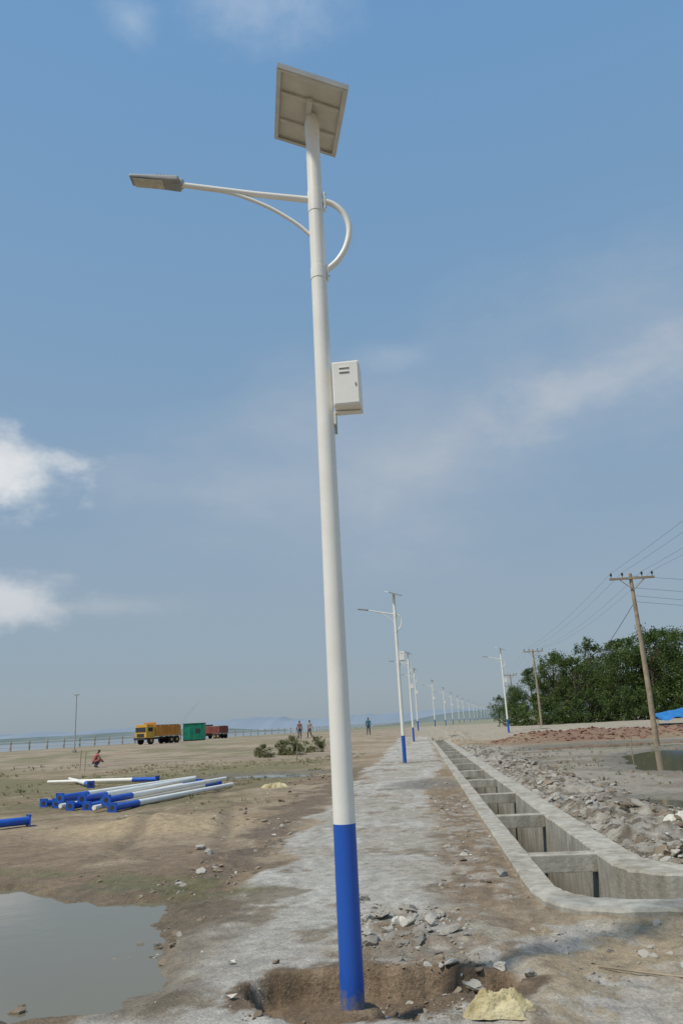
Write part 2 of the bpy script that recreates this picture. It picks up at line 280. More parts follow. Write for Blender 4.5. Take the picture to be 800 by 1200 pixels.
# ------------------------------------------------------------------ mesh builder
class MB:
    def __init__(s): s.v=[];s.f=[];s.m=[];s.mats=[];s.sm=[]
    def mi(s,m):
        if m not in s.mats: s.mats.append(m)
        return s.mats.index(m)
    def add(s,v,f,mat,smooth=False,mtx=None):
        o=len(s.v); k=s.mi(mat)
        s.v+=[tuple(mtx@Vector(p)) if mtx else tuple(p) for p in v]
        for q in f: s.f.append([o+i for i in q]); s.m.append(k); s.sm.append(smooth)
    def box(s,c,size,mat,rot=None,bev=0,mtx=None,taper=None):
        bm=bmesh.new(); bmesh.ops.create_cube(bm,size=1)
        for v in bm.verts:
            if taper and v.co.x<0: v.co.y*=taper[0]; v.co.z*=taper[1]
            v.co=Vector((v.co.x*size[0],v.co.y*size[1],v.co.z*size[2]))
        if bev: bmesh.ops.bevel(bm,geom=bm.edges[:],offset=bev,segments=2,affect='EDGES',profile=.7)
        T=Matrix.Translation(c)@(rot.to_4x4() if rot else Matrix.Identity(4))
        if mtx: T=mtx@T
        bm.verts.index_update(); s.add([v.co for v in bm.verts],[[v.index for v in f.verts] for f in bm.faces],mat,False,T); bm.free()
    def tube(s,pts,rad,mat,seg=12,cap=True,mtx=None,smooth=True):
        pts=[Vector(p) for p in pts]; n=len(pts)
        if not hasattr(rad,'__len__'): rad=[rad]*n
        t0=(pts[1]-pts[0]).normalized(); ref=Vector((0,0,1)) if abs(t0.z)<.9 else Vector((0,1,0))
        a=t0.cross(ref).normalized(); V=[];Fc=[]
        for i in range(n):
            t=(pts[min(i+1,n-1)]-pts[max(i-1,0)]).normalized(); a=(a-t*a.dot(t)).normalized(); c=t.cross(a)
            for k in range(seg):
                w=2*math.pi*k/seg; V.append(pts[i]+(a*math.cos(w)+c*math.sin(w))*rad[i])
        for i in range(n-1):
            for k in range(seg):
                k2=(k+1)%seg; Fc.append([i*seg+k,i*seg+k2,(i+1)*seg+k2,(i+1)*seg+k])
        s.add(V,Fc,mat,smooth,mtx)
        if cap: s.add(V,[list(range(seg))[::-1],[(n-1)*seg+k for k in range(seg)]],mat,False,mtx)
    def mesh(s,name):
        me=bpy.data.meshes.new(name); me.from_pydata(s.v,[],s.f); me.update()
        for m in s.mats: me.materials.append(m)
        me.polygons.foreach_set('material_index',s.m); me.polygons.foreach_set('use_smooth',s.sm); return me
def empty(name,loc,rz=0,sc=1):
    e=bpy.data.objects.new(name,None); scn.collection.objects.link(e); e.location=loc; e.rotation_euler=(0,0,rz); e.scale=(sc,)*3; e.empty_display_size=.2; return e

# ------------------------------------------------------------------ street lamp
def smoothpts(P,n=8):
    P=[Vector(p) for p in P]; out=[]
    Q=[P[0]*2-P[1]]+P+[P[-1]*2-P[-2]]
    for i in range(1,len(Q)-2):
        for k in range(n):
            t=k/n; a,b_,c,d=Q[i-1],Q[i],Q[i+1],Q[i+2]
            out.append(.5*((2*b_)+(c-a)*t+(2*a-5*b_+4*c-d)*t*t+(3*b_-a-3*c+d)*t**3))
    return out+[P[-1]]
TOP=6.72
def rad(z): return .077-.019*(z/TOP)
mb=MB(); mb.tube([(0,0,-.35),(0,0,0),(0,0,1.07)],[.078,.077,rad(1.07)+.0008],m_blueb,40); 
mb.tube([(0,0,1.068),(0,0,3),(0,0,5),(0,0,TOP)],[rad(1.07),rad(3),rad(5),rad(TOP)],m_white,40)
me_pole=mb.mesh('pole')
mb=MB()
mb.tube([(-1.12,0,6.15),(-.5,0,6.02),(0,0,5.93),(.07,0,5.91)],[.023,.025,.028,.028],m_white,16)
mb.tube(smoothpts([(-.78,0,6.07),(-.62,0,6.01),(-.38,0,5.88),(-.17,0,5.72),(-.055,0,5.60)]),.016,m_white,12)
mb.tube(smoothpts([(.04,0,5.93),(.15,0,5.88),(.235,0,5.78),(.268,0,5.64),(.235,0,5.48),(.16,0,5.35),(.05,0,5.25)]),.025,m_white,14)
for z,h in ((5.91,.2),(5.23,.1)):
    mb.tube([(0,0,z-h/2),(0,0,z+h/2)],[rad(z)+.004]*2,m_white,32)
mb.box((.075,0,5.91),(.012,.06,.16),m_white,bev=.003); mb.box((.072,0,5.24),(.012,.05,.13),m_white,bev=.003)
for z in (5.85,5.97,5.20,5.28): mb.tube([(.07,-.018,z),(.092,-.018,z)],.006,m_steel,6)
me_arm=mb.mesh('bracket_arm')
mb=MB(); rot=Euler((0,math.radians(9),0)).to_matrix()
c=Vector((-1.34,0,6.195)); 
mb.box(c,(.42,.16,.045),m_grey,rot,.012,taper=(.8,.55))
mb.box(c+rot@Vector((-.05,0,-.024)),(.25,.11,.01),m_lens,rot,.003)
mb.box(c+rot@Vector((.19,0,.0)),(.1,.065,.065),m_grey,rot,.012)
for i in range(5): mb.box(c+rot@Vector((.02+.03*i,0,.03)),(.006,.12,.02),m_grey,rot)
me_head=mb.mesh('lamp_head')
mb=MB(); PW,PL=.59,1.06
PM=Matrix.Translation((-.02,0,6.81))@Euler((0,0,math.radians(10))).to_matrix().to_4x4()@Euler((0,math.radians(16),0)).to_matrix().to_4x4()@Euler((math.radians(13),0,0)).to_matrix().to_4x4()
mb.box((0,0,.012),(PW-.02,PL-.02,.006),m_back,mtx=PM); mb.box((0,0,.018),(PW-.022,PL-.022,.004),m_cell,mtx=PM)
for sx in (-1,1): mb.box((sx*(PW/2-.006),0,0),(.012,PL,.04),m_alu,mtx=PM); mb.box((sx*(PW/2-.024),0,-.0185),(.024,PL-.04,.003),m_alu,mtx=PM)
for sy in (-1,1): mb.box((0,sy*(PL/2-.006),0),(PW-.026,.012,.038),m_alu,mtx=PM); mb.box((0,sy*(PL/2-.03),-.019),(PW-.06,.024,.003),m_alu,mtx=PM)
mb.box((.06,.38,-.002),(.11,.08,.02),m_grey,bev=.004,mtx=PM)
mb.box((0,0,-.030),(.045,.5,.024),m_back,mtx=PM); mb.box((0,-.2,-.014),(PW-.1,.03,.01),m_back,mtx=PM); mb.box((0,.2,-.014),(PW-.1,.03,.01),m_back,mtx=PM)
mb.tube([(0,0,TOP-.12),(0,0,TOP+.06)],[.045,.045],m_white,20)
mb.tube([(0,0,TOP-.16),(0,0,TOP-.02)],[rad(TOP)+.005]*2,m_white,28)
me_panel=mb.mesh('solar_panel')
mb=MB(); br=Euler((0,0,math.radians(-7))).to_matrix(); bc=Vector((.182,-.02,4.205))
mb.box(bc,(.205,.21,.36),m_white,br,.012)
mb.box(bc+br@Vector((0,-.1055,0)),(.188,.008,.335),m_white,br,.003)
for k in range(2):
    mb.box(bc+br@Vector((-.01,-.112,.125-.035*k)),(.075,.01,.010),m_white,br,.003); mb.box(bc+br@Vector((-.01,-.1105,.116-.035*k)),(.075,.003,.006),m_slot,br)
mb.box(bc+br@Vector((.075,-.112,-.02)),(.010,.005,.025),m_slot,br)
mb.box((.055,0,3.96),(.05,.07,.10),m_white,bev=.004); mb.box((.17,0,4.01),(.22,.05,.012),m_white); mb.tube([(.078,0,3.84),(.078,0,4.02)],.01,m_steel,8)
me_box=mb.mesh('battery_box')
def lamp(x,y,z=None,rz=YAW,sc=1.07,nm='street_lamp'):
    e=empty(nm,(x,y,tz(x,y) if z is None else z),rz,sc)
    for n,m in (('pole',me_pole),('bracket_arm',me_arm),('lamp_head',me_head),('solar_panel',me_panel),('battery_box',me_box)): link(n,m,e)
lamp(-.54,5.46,0,sc=1.0)
lamp(-.7,34.3,0); lamp(-.5,66.5,None); lamp(-.1,96,None)
for x,y in [(2.6,128),(5.3,158),(8,188),(11,218),(14,248),(18,282),(22,318),(26,356),(31,398),(36.5,445),(42,495),(48,550)]: lamp(x,y)
lamp(7.75,70.8)

# ------------------------------------------------------------------ concrete drain
mb=MB()
def rs2(A,B):
    a=[];b=[]
    for i in range(len(A)-1):
        dd=math.dist(A[i],A[i+1]); m=max(1,int(dd/.3)) if dd>.6 else 3
        for j in range(m):
            t=j/m; a.append((A[i][0]*(1-t)+A[i+1][0]*t,A[i][1]*(1-t)+A[i+1][1]*t)); b.append((B[i][0]*(1-t)+B[i+1][0]*t,B[i][1]*(1-t)+B[i+1][1]*t))
    return a+[A[-1]],b+[B[-1]]
def wall(A,B,top=.08):
    A,B=rs2(A,B); V=[];Fc=[]
    for a,b_ in zip(A,B):
        a=Vector(a);b_=Vector(b_); d=(b_-a).normalized(); j=lambda s=.006:random.uniform(-s,s)
        t=top+.008*math.sin(a.y*.7)+j(.004); c1=.015+abs(random.gauss(0,.008)); c2=.015+abs(random.gauss(0,.008))
        for p,z in ((a,-1.05),(a+d*j(.008),-.1),(a,t-c1),(a+d*c1,t+j(.002)),(b_-d*c2,t+j(.003)),(b_,t-c2),(b_+d*j(.006),-.4),(b_,-1.05)): V.append((p.x,p.y,z))
    n=8
    for i in range(len(A)-1):
        for k in range(n-1): Fc.append([i*n+k,i*n+k+1,(i+1)*n+k+1,(i+1)*n+k])
    Fc+= [list(range(n)),[(len(A)-1)*n+k for k in range(n)][::-1]]
    mb.add(V,Fc,m_conc)
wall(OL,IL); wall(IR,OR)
ys=[10.35]+[14.35+4.15*i for i in range(14)]
for y in ys: mb.box((1.61,y,-.03+random.uniform(-.01,.005)),(.784,.26,.2),m_conc,bev=.012)
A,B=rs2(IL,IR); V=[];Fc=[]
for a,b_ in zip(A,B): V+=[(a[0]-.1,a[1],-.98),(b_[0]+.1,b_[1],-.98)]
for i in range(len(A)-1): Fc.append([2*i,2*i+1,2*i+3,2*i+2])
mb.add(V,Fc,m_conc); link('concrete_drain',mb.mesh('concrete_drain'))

# ------------------------------------------------------------------ water
def sheet(name,x0,x1,y0,y1,z,mat):
    me=bpy.data.meshes.new(name); me.from_pydata([(x0,y0,z),(x1,y0,z),(x1,y1,z),(x0,y1,z)],[],[(0,1,2,3)]); me.materials.append(mat); link(name,me)
sheet('puddle',-12,-1.65,4.9,11,-.068,m_pud)
sheet('puddle',5.5,19,22,39,-.062,m_pud); sheet('puddle',3,5.9,14.8,17.6,-.06,m_pud); sheet('puddle',7.5,14.5,12,17,-.065,m_pud); sheet('puddle',5,18,40.5,50,-.07,m_pud); sheet('puddle',-8.4,-3.4,28.5,33.5,-.075,m_pud)
sheet('river',-1500,-15,-500,2500,-1.3,m_riv)

# ------------------------------------------------------------------ rubble
def rockmesh(name,pts,sizes,mat,sub=2,flat=.6,seat=.12):
    bm=bmesh.new(); bmesh.ops.create_icosphere(bm,subdivisions=sub,radius=1); bv=np.array([v.co[:] for v in bm.verts]); bf=np.array([[v.index for v in f.verts] for f in bm.faces]); bm.free()
    Z=terrain(pts[:,0],pts[:,1]); V=[];Fs=[]
    for i,(p,s) in enumerate(zip(pts,sizes)):
        w=bv.copy(); 
        for k in range(5):
            d=rng.normal(size=3); d/=np.linalg.norm(d); h=rng.uniform(.35,.75); t=w@d; w=w-np.outer(np.clip(t-h,0,None),d)
        w*=1+rng.normal(0,.06,(len(w),1)); w*=np.array([rng.uniform(.7,1.3),rng.uniform(.5,1.1),flat*rng.uniform(.5,1.1)])*s
        r=Euler((rng.uniform(-.5,.5),rng.uniform(-.5,.5),rng.uniform(0,6.28))).to_matrix(); w=w@np.array(r).T
        w+=np.array([p[0],p[1],Z[i]+s*seat*flat]); V.append(w); Fs.append(bf+i*len(bv))
    return link(name,mesh_np(name,np.concatenate(V),np.concatenate(Fs),mat,False))
def scat(spec):
    P=[];S=[]
    for (x0,x1,y0,y1,n,s0,s1) in spec:
        x=rng.uniform(x0,x1,n); y=y0+(y1-y0)*rng.random(n)**1.3; k=(sdpoly(x,y,DR)<-.03)&(((x+.54)**2+(y-5.46)**2)>.05)
        k&=fbm(x*1.4,y*1.4,3,120)>.45+rng.uniform(-.08,.08,n)
        x=x[k];y=y[k]; s=s0+(s1-s0)*rng.random(len(x))**5; P.append(np.stack([x,y],1));S.append(s)
    return np.concatenate(P),np.concatenate(S)
p,s=scat([(2.4,3.5,9.3,30,1000,.02,.12),(2.45,4.6,9.3,50,800,.03,.17),(.0,.93,8,24,450,.012,.07),(-.6,2.6,5.3,7.3,420,.01,.05),(-.7,.3,6.6,8.4,180,.02,.10),(-3.2,-2.2,6,16,320,.012,.08)])
rockmesh('rubble',p,s,m_rock)
p,s=scat([(-3.3,-2.1,5.6,13,600,.01,.07),(-1.2,.45,5.1,6.4,600,.008,.045),(2.45,4.6,9.4,30,1100,.02,.13),(2.5,6,20,45,400,.03,.14),(-6,-2.5,15,32,450,.015,.09),(-9,-3,9.5,16,200,.01,.04),(.1,.95,8,20,300,.01,.06)])
rockmesh('earth_clods',p,s,m_clod)
p,s=scat([(-2.2,2.6,4.8,8,2400,.003,.012),(-2.2,.9,8,20,2000,.004,.018),(-7,-2.4,9,20,700,.005,.02),(2.4,7,8,24,2200,.006,.03)])
rockmesh('gravel',p,s,m_rock,1)
P=np.array([(-.43,7.55),(-.16,7.35),(-.02,7.25),(.05,7.6),(-.38,7.0),(-.2,7.75),(.12,6.1),(.25,5.95),(.45,6.05),(.62,5.9),(-3.1,11.6),(-3.4,12.3),(.78,9.2),(-.1,7.1),(3.1,12.6),(3.5,14.5)])
rockmesh('broken_concrete',P,np.array([.09,.12,.10,.07,.06,.07,.06,.08,.07,.06,.1,.12,.09,.07,.15,.16]),m_rock,3,.6,.4)
n=700; x=rng.uniform(5,24,n); y=rng.normal(56,1.8,n); rockmesh('brick_rubble',np.stack([x,y],1),rng.uniform(.05,.2,n),m_brick,1,.6,.1)
mb=MB()
for i in range(90):
    x=random.choice([random.uniform(2.5,4.5),random.uniform(-3.2,2.6),random.uniform(-7,-2.5)]); y=5.2+22*random.random()**1.8
    if float(sdpoly(np.array([x]),np.array([y]),DR)[0])>-.05 or (x<-2 and y<10.2): continue
    z=tz(x,y)+.015; s=random.uniform(.012,.04); a=random.random()*6.28
    V=[(x+s*math.cos(a+k*1.57)*random.uniform(.5,1.5),y+s*math.sin(a+k*1.57)*random.uniform(.4,1.2),z+random.uniform(-.004,.02)) for k in range(4)]
    mb.add(V,[(0,1,2),(0,2,3)],m_paper)
link('litter',mb.mesh('litter'))
def crumple(name,cx_,cy_,w,l,h,mat,rz=0,seed=3):
    n=44; z0=tz(cx_,cy_); u,v=np.meshgrid(np.linspace(-1,1,n+1),np.linspace(-1,1,n+1)); u=u.ravel();v=v.ravel()
    r=np.maximum(abs(u),abs(v)); e=1-r**4; q=fbm(u*1.6+seed,v*1.6+seed,4,seed); rg=1-abs(2*fbm(u*2.2+seed,v*2.2,4,seed+7)-1)
    ang=np.arctan2(v,u); ew=1+.5*(fbm(np.cos(ang)*1.6+5,np.sin(ang)*1.6+seed,3,seed+2)-.5)*2
    Z=h*(e*(.1+.7*q+.9*rg**3*.6))-.02*(1-e)+.012
    V=np.stack([u*w/2*ew,v*l/2*ew,Z],1).tolist(); Fc=[]
    for j in range(n):
        for i in range(n): k=j*(n+1)+i; Fc.append([k,k+1,k+n+2,k+n+1])
    m=MB(); m.add(V,Fc,mat,True); link(name,m.mesh(name),None,(cx_,cy_,z0),(0,0,rz))
crumple('cloth_sack',.34,5.18,.34,.2,.10,m_sack,-.15); crumple('cloth_sack',3.9,13.0,.35,.3,.1,m_paper,.6,5); crumple('cloth_sack',-.3,7.42,.13,.1,.04,m_paper,.3,8); crumple('cloth_sack',-4.4,24.2,.7,.4,.12,m_sack,.3,6)
mb=MB(); mb.tube([(1.12,6.16,tz(1.12,6.16)+.015),(1.4,6.0,tz(1.4,6)+.02),(1.75,5.82,tz(1.75,5.82)+.02)],.007,m_wood,8); link('bamboo_stick',mb.mesh('bamboo_stick'))
for x,y,h in ((8.6,34,.9),(7.2,21,.45),(-18.3,42,1.1),(-6.2,40,.8),(-17.6,41,1.0)):
    mb=MB(); mb.tube([(0,0,-.2),(.02,.01,h/2),(.05,0,h)],.022,m_wood,8); link('wooden_stake',mb.mesh('wooden_stake'),None,(x,y,tz(x,y)))

# ------------------------------------------------------------------ stacked lamp poles lying on the ground
def lying(name,a,b_,z,flip=False,nb=1.1):
    a=Vector((*a,z));b_=Vector((*b_,z+.0)); 
    if flip: a,b_=b_,a
    d=(b_-a).normalized(); mb=MB()
    mb.tube([a,a+d*nb],[.08,.079],m_blue,16); mb.tube([a+d*nb*.999,b_],[.078,.055],m_white,16)
    q=d.to_track_quat('X','Z').to_matrix(); mb.box(a,(.02,.25,.25),m_blue,rot=q,bev=.004)
    for sy in (-1,1):
        for k in (-1,1): mb.tube([a+q@Vector((-.02,sy*.1,k*.1)),a+q@Vector((.03,sy*.1,k*.1))],.012,m_dark,6)
    mb.tube([a-d*.012,a+d*.01],[.06,.06],m_dark,14)
    link(name,mb.mesh(name))
base=[(-7.3,18.6),(-7.75,18.75),(-8.2,19.2),(-8.65,19.3),(-9.1,19.9),(-9.5,20.3),(-10.0,20.6)]
for i,(x,y) in enumerate(base):
    dx=1.2+.1*i+random.uniform(-.2,.2); 
    lying('lamp_pole_section',(x,y+random.uniform(-.2,.2)),(x+dx,y+6.5+random.uniform(-.3,.3)),.09+ .02*(i%2),flip=(i in (1,4)))
for x,y,dx in ((-7.55,18.9,1.3),(-8.45,19.6,1.0),(-9.3,20.2,1.7)): lying('lamp_pole_section',(x,y),(x+dx,y+6.5),.25)
lying('lamp_pole_section',(-9.7,29.1),(-14.6,30.6),.12); lying('lamp_pole_section',(-8.15,16.3),(-12.6,12.4),.12)
lying('lamp_pole_section',(-11.6,27.6),(-14.5,32.3),.12)

# ------------------------------------------------------------------ utility poles
def catenary(a,b_,sag,n=14): 
    a=Vector(a);b_=Vector(b_); return [a.lerp(b_,i/n)-Vector((0,0,sag*4*(i/n)*(1-i/n))) for i in range(n+1)]
mb=MB(); mb.tube([(0,0,-.5),(.03,0,2.5),(0,0,5.5),(-.04,0,8.3)],[.14,.13,.105,.085],m_wood,14)
mb.box((0,-.1,8.05),(2.2,.1,.11),m_wood,bev=.01)
mb.tube([(-.6,-.1,8.0),(0,-.12,7.45)],.02,m_wood,8); mb.tube([(.6,-.1,8.0),(0,-.12,7.45)],.02,m_wood,8)
for x in (-1.0,-.45,.5,1.0):
    mb.tube([(x,-.1,8.1),(x,-.1,8.2),(x,-.1,8.21),(x,-.1,8.26),(x,-.1,8.27),(x,-.1,8.33),(x,-.1,8.36)],[.015,.015,.055,.045,.06,.045,.025],m_dark,10)
me_up=mb.mesh('utility_pole')
ups=[(9.6,-12),(11.1,39.2),(13.4,89.4),(16.5,139),(22,189)]
for x,y in ups: link('utility_pole',me_up,None,(x,y,tz(x,y)),(0,0,0))
mb=MB()
for k in range(len(ups)-1):
    a=ups[k];b_=ups[k+1]; za=tz(*a)+8.35; zb=tz(*b_)+8.35
    for x in (-1.0,-.45,.5,1.0): mb.tube(catenary((a[0]+x,a[1]-.1,za),(b_[0]+x,b_[1]-.1,zb),.55+.1*x),.0045,m_dark,5,False)
for z,q in ((8.2,8.6),(7.6,7.6),(7.2,6.9),(6.9,6.7)): mb.tube(catenary((11.1,39.2,z),(45,52,q),.7),.007,m_dark,5,False)
mb.tube(catenary((11.1,39.2,6.9),(11.2,76,.6),.6),.014,m_dark,5,False)
link('power_line',mb.mesh('power_line'))

# ------------------------------------------------------------------ trees
def tree_mesh(seed,h,w,leaf=m_leaf,ls=(.13,.30),nl=9000,zlo=.2,nlob=24):
    r=np.random.default_rng(seed); mb=MB(); 
    lean=r.uniform(-.06,.06,2)*h
    tr=[(0,0,-.3),(lean[0]*.3,lean[1]*.3,h*.25),(lean[0]*.7,lean[1]*.7,h*.5),(lean[0],lean[1],h*.82)]
    mb.tube(tr,[h*.016,h*.013,h*.009,h*.003],m_bark,8)
    lob=[]
    for k in range(nlob):
        a=r.uniform(0,6.28); zz=h*r.uniform(zlo,.86); rr=w*.5*math.sqrt(max(.12,1-((zz/h-.45)/.52)**2))*r.uniform(.35,.9); 
        c=np.array([math.cos(a)*rr+lean[0]*zz/h,math.sin(a)*rr+lean[1]*zz/h,zz]); lob.append((c,w*r.uniform(.09,.19)))
        z0=h*max(.1,zz/h-.22); mb.tube([(lean[0]*z0/h,lean[1]*z0/h,z0),tuple(c*np.array([.5,.5,1])+np.array([0,0,-.04*h])),tuple(c)],[h*.006,h*.004,h*.0015],m_bark,5)
    for k in range(3): lob.append((np.array([lean[0]+r.uniform(-.1,.1)*w,lean[1]+r.uniform(-.1,.1)*w,h*r.uniform(.86,.96)]),w*r.uniform(.06,.11)))
    cl=[]
    for c,rr in lob:
        for _ in range(8):
            d=r.normal(size=3); d/=np.linalg.norm(d); d[2]=d[2]*.9+.1; cl.append((c+d*rr*r.uniform(.4,1.25),rr*r.uniform(.25,.6)))
    per=nl//len(cl); cen=[]
    for c,rr in cl: cen.append(c+r.normal(size=(per,3))*rr*np.array([.6,.6,.6]))
    cen=np.concatenate(cen); cen=cen[cen[:,2]>.05]; n=len(cen); s=r.uniform(ls[0],ls[1],n)[:,None]
    u=r.normal(size=(n,3)); u[:,2]-=.4; u/=np.linalg.norm(u,axis=1)[:,None]; t=r.normal(size=(n,3)); v=np.cross(u,t); v/=np.linalg.norm(v,axis=1)[:,None]
    Vv=np.stack([cen-u*s*.5,cen+v*s*.25,cen+u*s*.5,cen-v*s*.25],1).reshape(-1,3)
    k=np.arange(n)*4; mb.add(Vv.tolist(),np.stack([k,k+1,k+2,k+3],1).tolist(),leaf); return mb.mesh('tree')
tm=[tree_mesh(i,10,7.5) for i in range(5)]
tl=[(13.4,112,5.0),(15.6,108,7.0),(17.8,106,8.8),(20.2,103,9.4),(22.6,106,10.4),(24.6,101,9.0),(26.8,104,11.0),(28.8,100,11.2),(31.2,103,12.4),(33.2,98,10.6),(36,101,12),(39,98,11.5),(43,99,12),(47,97,12),(19,113,9),(24,112,9.6),(30,111,11.5),(35,110,12),(41,109,12.5),(12,121,4.5),(14.5,123,6)]
for i,(x,y,h) in enumerate(tl):
    s=h/10; link('tree',tm[i%5],None,(x,y,tz(x,y)),(0,0,i*1.3),(s*random.uniform(.9,1.2),s*random.uniform(.9,1.2),s*random.uniform(.9,1.05)))
ms=tree_mesh(20,1.2,2.0,m_leaf2,(.05,.12),3200,.08,18)
for x,y,s in ((-8.1,51,1.0),(-9.6,49.3,.7),(-7.2,55,.9),(-10.3,51,.5),(-8.9,52,.8)): link('shrub',ms,None,(x,y,tz(x,y)-.1),(0,0,x),(s,s,s))
mu=tree_mesh(21,2.8,4.5,m_leaf,(.12,.28),3600,.1,20)
for i in range(18): x=12+i*2.0; y=96+random.uniform(-2,2); link('undergrowth',mu,None,(x,y,tz(x,y)-.3),(0,0,i),(1.1,1.1,random.uniform(.7,1.4)))
mb=MB()
def tuft(x,y,h,n=9):
    z=tz(x,y)
    for k in range(n):
        a=random.random()*6.28; r=random.uniform(0,.06)+h*.15; px=x+math.cos(a)*r; py=y+math.sin(a)*r; ln=h*random.uniform(.5,1.1); lx=math.cos(a)*ln*.4; ly=math.sin(a)*ln*.4; w=.006+h*.015
        mb.add([(px-w,py,z-.01),(px+w,py,z-.01),(px+lx*.5+w*.6,py+ly*.5,z+ln*.6),(px+lx,py+ly,z+ln)],[(0,1,2),(0,2,3)],m_grass)
for _ in range(1300):
    x=random.uniform(-16,-3.2); y=random.uniform(19,48)
    if float(fbm(np.array([x*.35]),np.array([y*.35]),3,140)[0])>.48: tuft(x,y,random.uniform(.04,.13),7)
for _ in range(200): tuft(random.uniform(4.5,12),random.uniform(14,45),random.uniform(.05,.15),7)
for _ in range(200): tuft(random.uniform(-45,-20),random.uniform(38,52),random.uniform(.1,.25),7)
link('grass',mb.mesh('grass'))

# ------------------------------------------------------------------ fence, far things
mb=MB(); 
ky=np.arange(40,330,3.0); pf=[(float(bank(y))+3.2,float(y)) for y in ky]
for i,(x,y) in enumerate(pf):
    z=tz(x,y); mb.box((x,y,z+.55),(.16,.16,1.3),m_conc,bev=.01)
    if i: 
        x0,y0=pf[i-1]; z0=tz(x0,y0)
        for hh in (.45,1.0): mb.tube([(x0,y0,z0+hh),(x,y,z+hh)],.045,m_white,6)
link('riverside_fence',mb.mesh('riverside_fence'))
def ridge(name,mat,y,x0,x1,h,n,seed,base=-3,depth=60):
    xs=np.linspace(x0,x1,n); hs=h*(.25+1.0*fbm(xs*.004+seed,np.full(n,seed*1.),5,seed))*ss((xs-x0)/((x1-x0)*.12))*ss((x1-xs)/((x1-x0)*.12)); V=[];Fc=[]
    for x,hh in zip(xs,hs): V+=[(x,y,base),(x,y+depth*.4,hh*.7),(x,y+depth,hh)]
    for i in range(n-1):
        for k in range(2): Fc.append([3*i+k,3*i+3+k,3*i+4+k,3*i+k+1])
    m=MB(); m.add(V,Fc,mat,True); link(name,m.mesh(name))
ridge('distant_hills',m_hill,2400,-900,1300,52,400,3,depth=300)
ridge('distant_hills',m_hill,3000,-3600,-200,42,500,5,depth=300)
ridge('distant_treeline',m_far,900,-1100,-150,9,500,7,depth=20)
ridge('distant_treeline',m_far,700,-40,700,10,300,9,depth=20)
mb=MB(); mb.tube([(0,0,-.2),(0,0,5.2)],[.07,.045],m_steel,12); mb.box((0,0,5.25),(.5,.16,.08),m_grey,bev=.01); mb.box((0,0,.1),(.3,.3,.25),m_conc,bev=.01); link('light_pole',mb.mesh('light_pole'),None,(-32.1,72.3,tz(-32.1,72.3)))
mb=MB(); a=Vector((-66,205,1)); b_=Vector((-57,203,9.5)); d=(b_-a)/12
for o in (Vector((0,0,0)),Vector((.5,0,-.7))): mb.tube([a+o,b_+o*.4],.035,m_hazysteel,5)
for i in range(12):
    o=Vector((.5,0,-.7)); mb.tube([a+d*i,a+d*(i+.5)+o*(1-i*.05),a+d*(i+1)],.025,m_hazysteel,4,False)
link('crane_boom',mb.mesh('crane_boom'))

# ------------------------------------------------------------------ trucks, container
def truck(name,loc,rz,cabm,bodym,sc=1):
    e=empty(name,loc,rz,sc)
    m=MB(); m.box((2.55,0,1.55),(1.5,2.2,1.5),cabm,bev=.08); m.box((2.6,0,2.42),(1.2,2.0,.25),cabm,bev=.06); m.box((3.32,0,1.9),(.03,1.9,.6),m_glass,bev=.01); m.box((2.6,1.105,1.9),(.8,.02,.5),m_glass); m.box((2.6,-1.105,1.9),(.8,.02,.5),m_glass)
    m.box((3.42,0,.75),(.18,2.2,.3),m_dark,bev=.03); m.box((3.32,0,1.2),(.04,1.3,.4),m_dark); link('cab',m.mesh('cab'),e)
    m=MB(); m.box((-.6,0,1.05),(4.6,2.2,.12),bodym); 
    for sy in (-1,1):
        m.box((-.6,sy*1.13,1.75),(4.6,.06,1.25),bodym,bev=.01)
        for i in range(7): m.box((-2.8+i*.73,sy*1.18,1.75),(.08,.05,1.3),cabm)
    m.box((-2.9,0,1.75),(.06,2.2,1.25),bodym); m.box((1.7,0,1.95),(.06,2.2,1.7),bodym); m.box((-.6,0,2.3),(4.3,2.0,.35),m_clod,bev=.12); link('cargo_bed',m.mesh('cargo_bed'),e)
    m=MB(); m.box((0,0,.75),(6.2,.9,.25),m_dark)
    for x in (2.4,-1.3,-2.3):
        for sy in (-1,1): m.tube([(x,sy*.8,.48),(x,sy*1.08,.48)],[.48,.48],m_tyre,18); m.tube([(x,sy*1.06,.48),(x,sy*1.1,.48)],[.2,.18],m_yellow,10)
    link('wheels_and_chassis',m.mesh('chassis'),e)
truck('truck',(-32.2,97,tz(-32.2,97)),math.radians(242),m_yellow,m_orange,.92)
truck('truck',(-33,127,tz(-33,127)),math.radians(145),m_red,m_red,.8)
e=empty('site_container',(-32.0,112,tz(-32.0,112)),.1,.92)
m=MB(); m.box((0,0,1.35),(3.1,2.4,2.4),m_green,bev=.04)
for i in range(14): m.box((-1.45+i*.223,-1.22,1.35),(.07,.05,2.2),m_green)
m.box((.7,-1.25,1.5),(.7,.04,.6),m_dark); m.box((0,0,2.6),(3.3,2.6,.08),m_green); m.box((-.8,-1.25,1.15),(.8,.04,1.9),m_green,bev=.01); m.box((0,0,.1),(3.0,2.2,.2),m_dark)
link('shell',m.mesh('shell'),e)
e=empty('tarpaulin_shelter',(22.0,71,tz(22.0,71)),-.15,.95)
m=MB(); V=[];Fc=[]; n=16
for j in range(n+1):
    for i in range(n+1):
        u=i/n*2-1; v=j/n*2-1; V.append((u*1.9+.3*v*v,v*1.6,(1.75-.95*abs(v)**1.2)*(.78+.22*u)-.12*math.sin(u*7)*abs(v)-.1*(1-u*u)+.1*float(vn(np.array([u*4]),np.array([v*4]))[0])))
for j in range(n):
    for i in range(n): k=j*(n+1)+i; Fc.append([k,k+1,k+n+2,k+n+1])
m.add(V,Fc,m_tarp,True); link('tarpaulin',m.mesh('tarpaulin'),e)
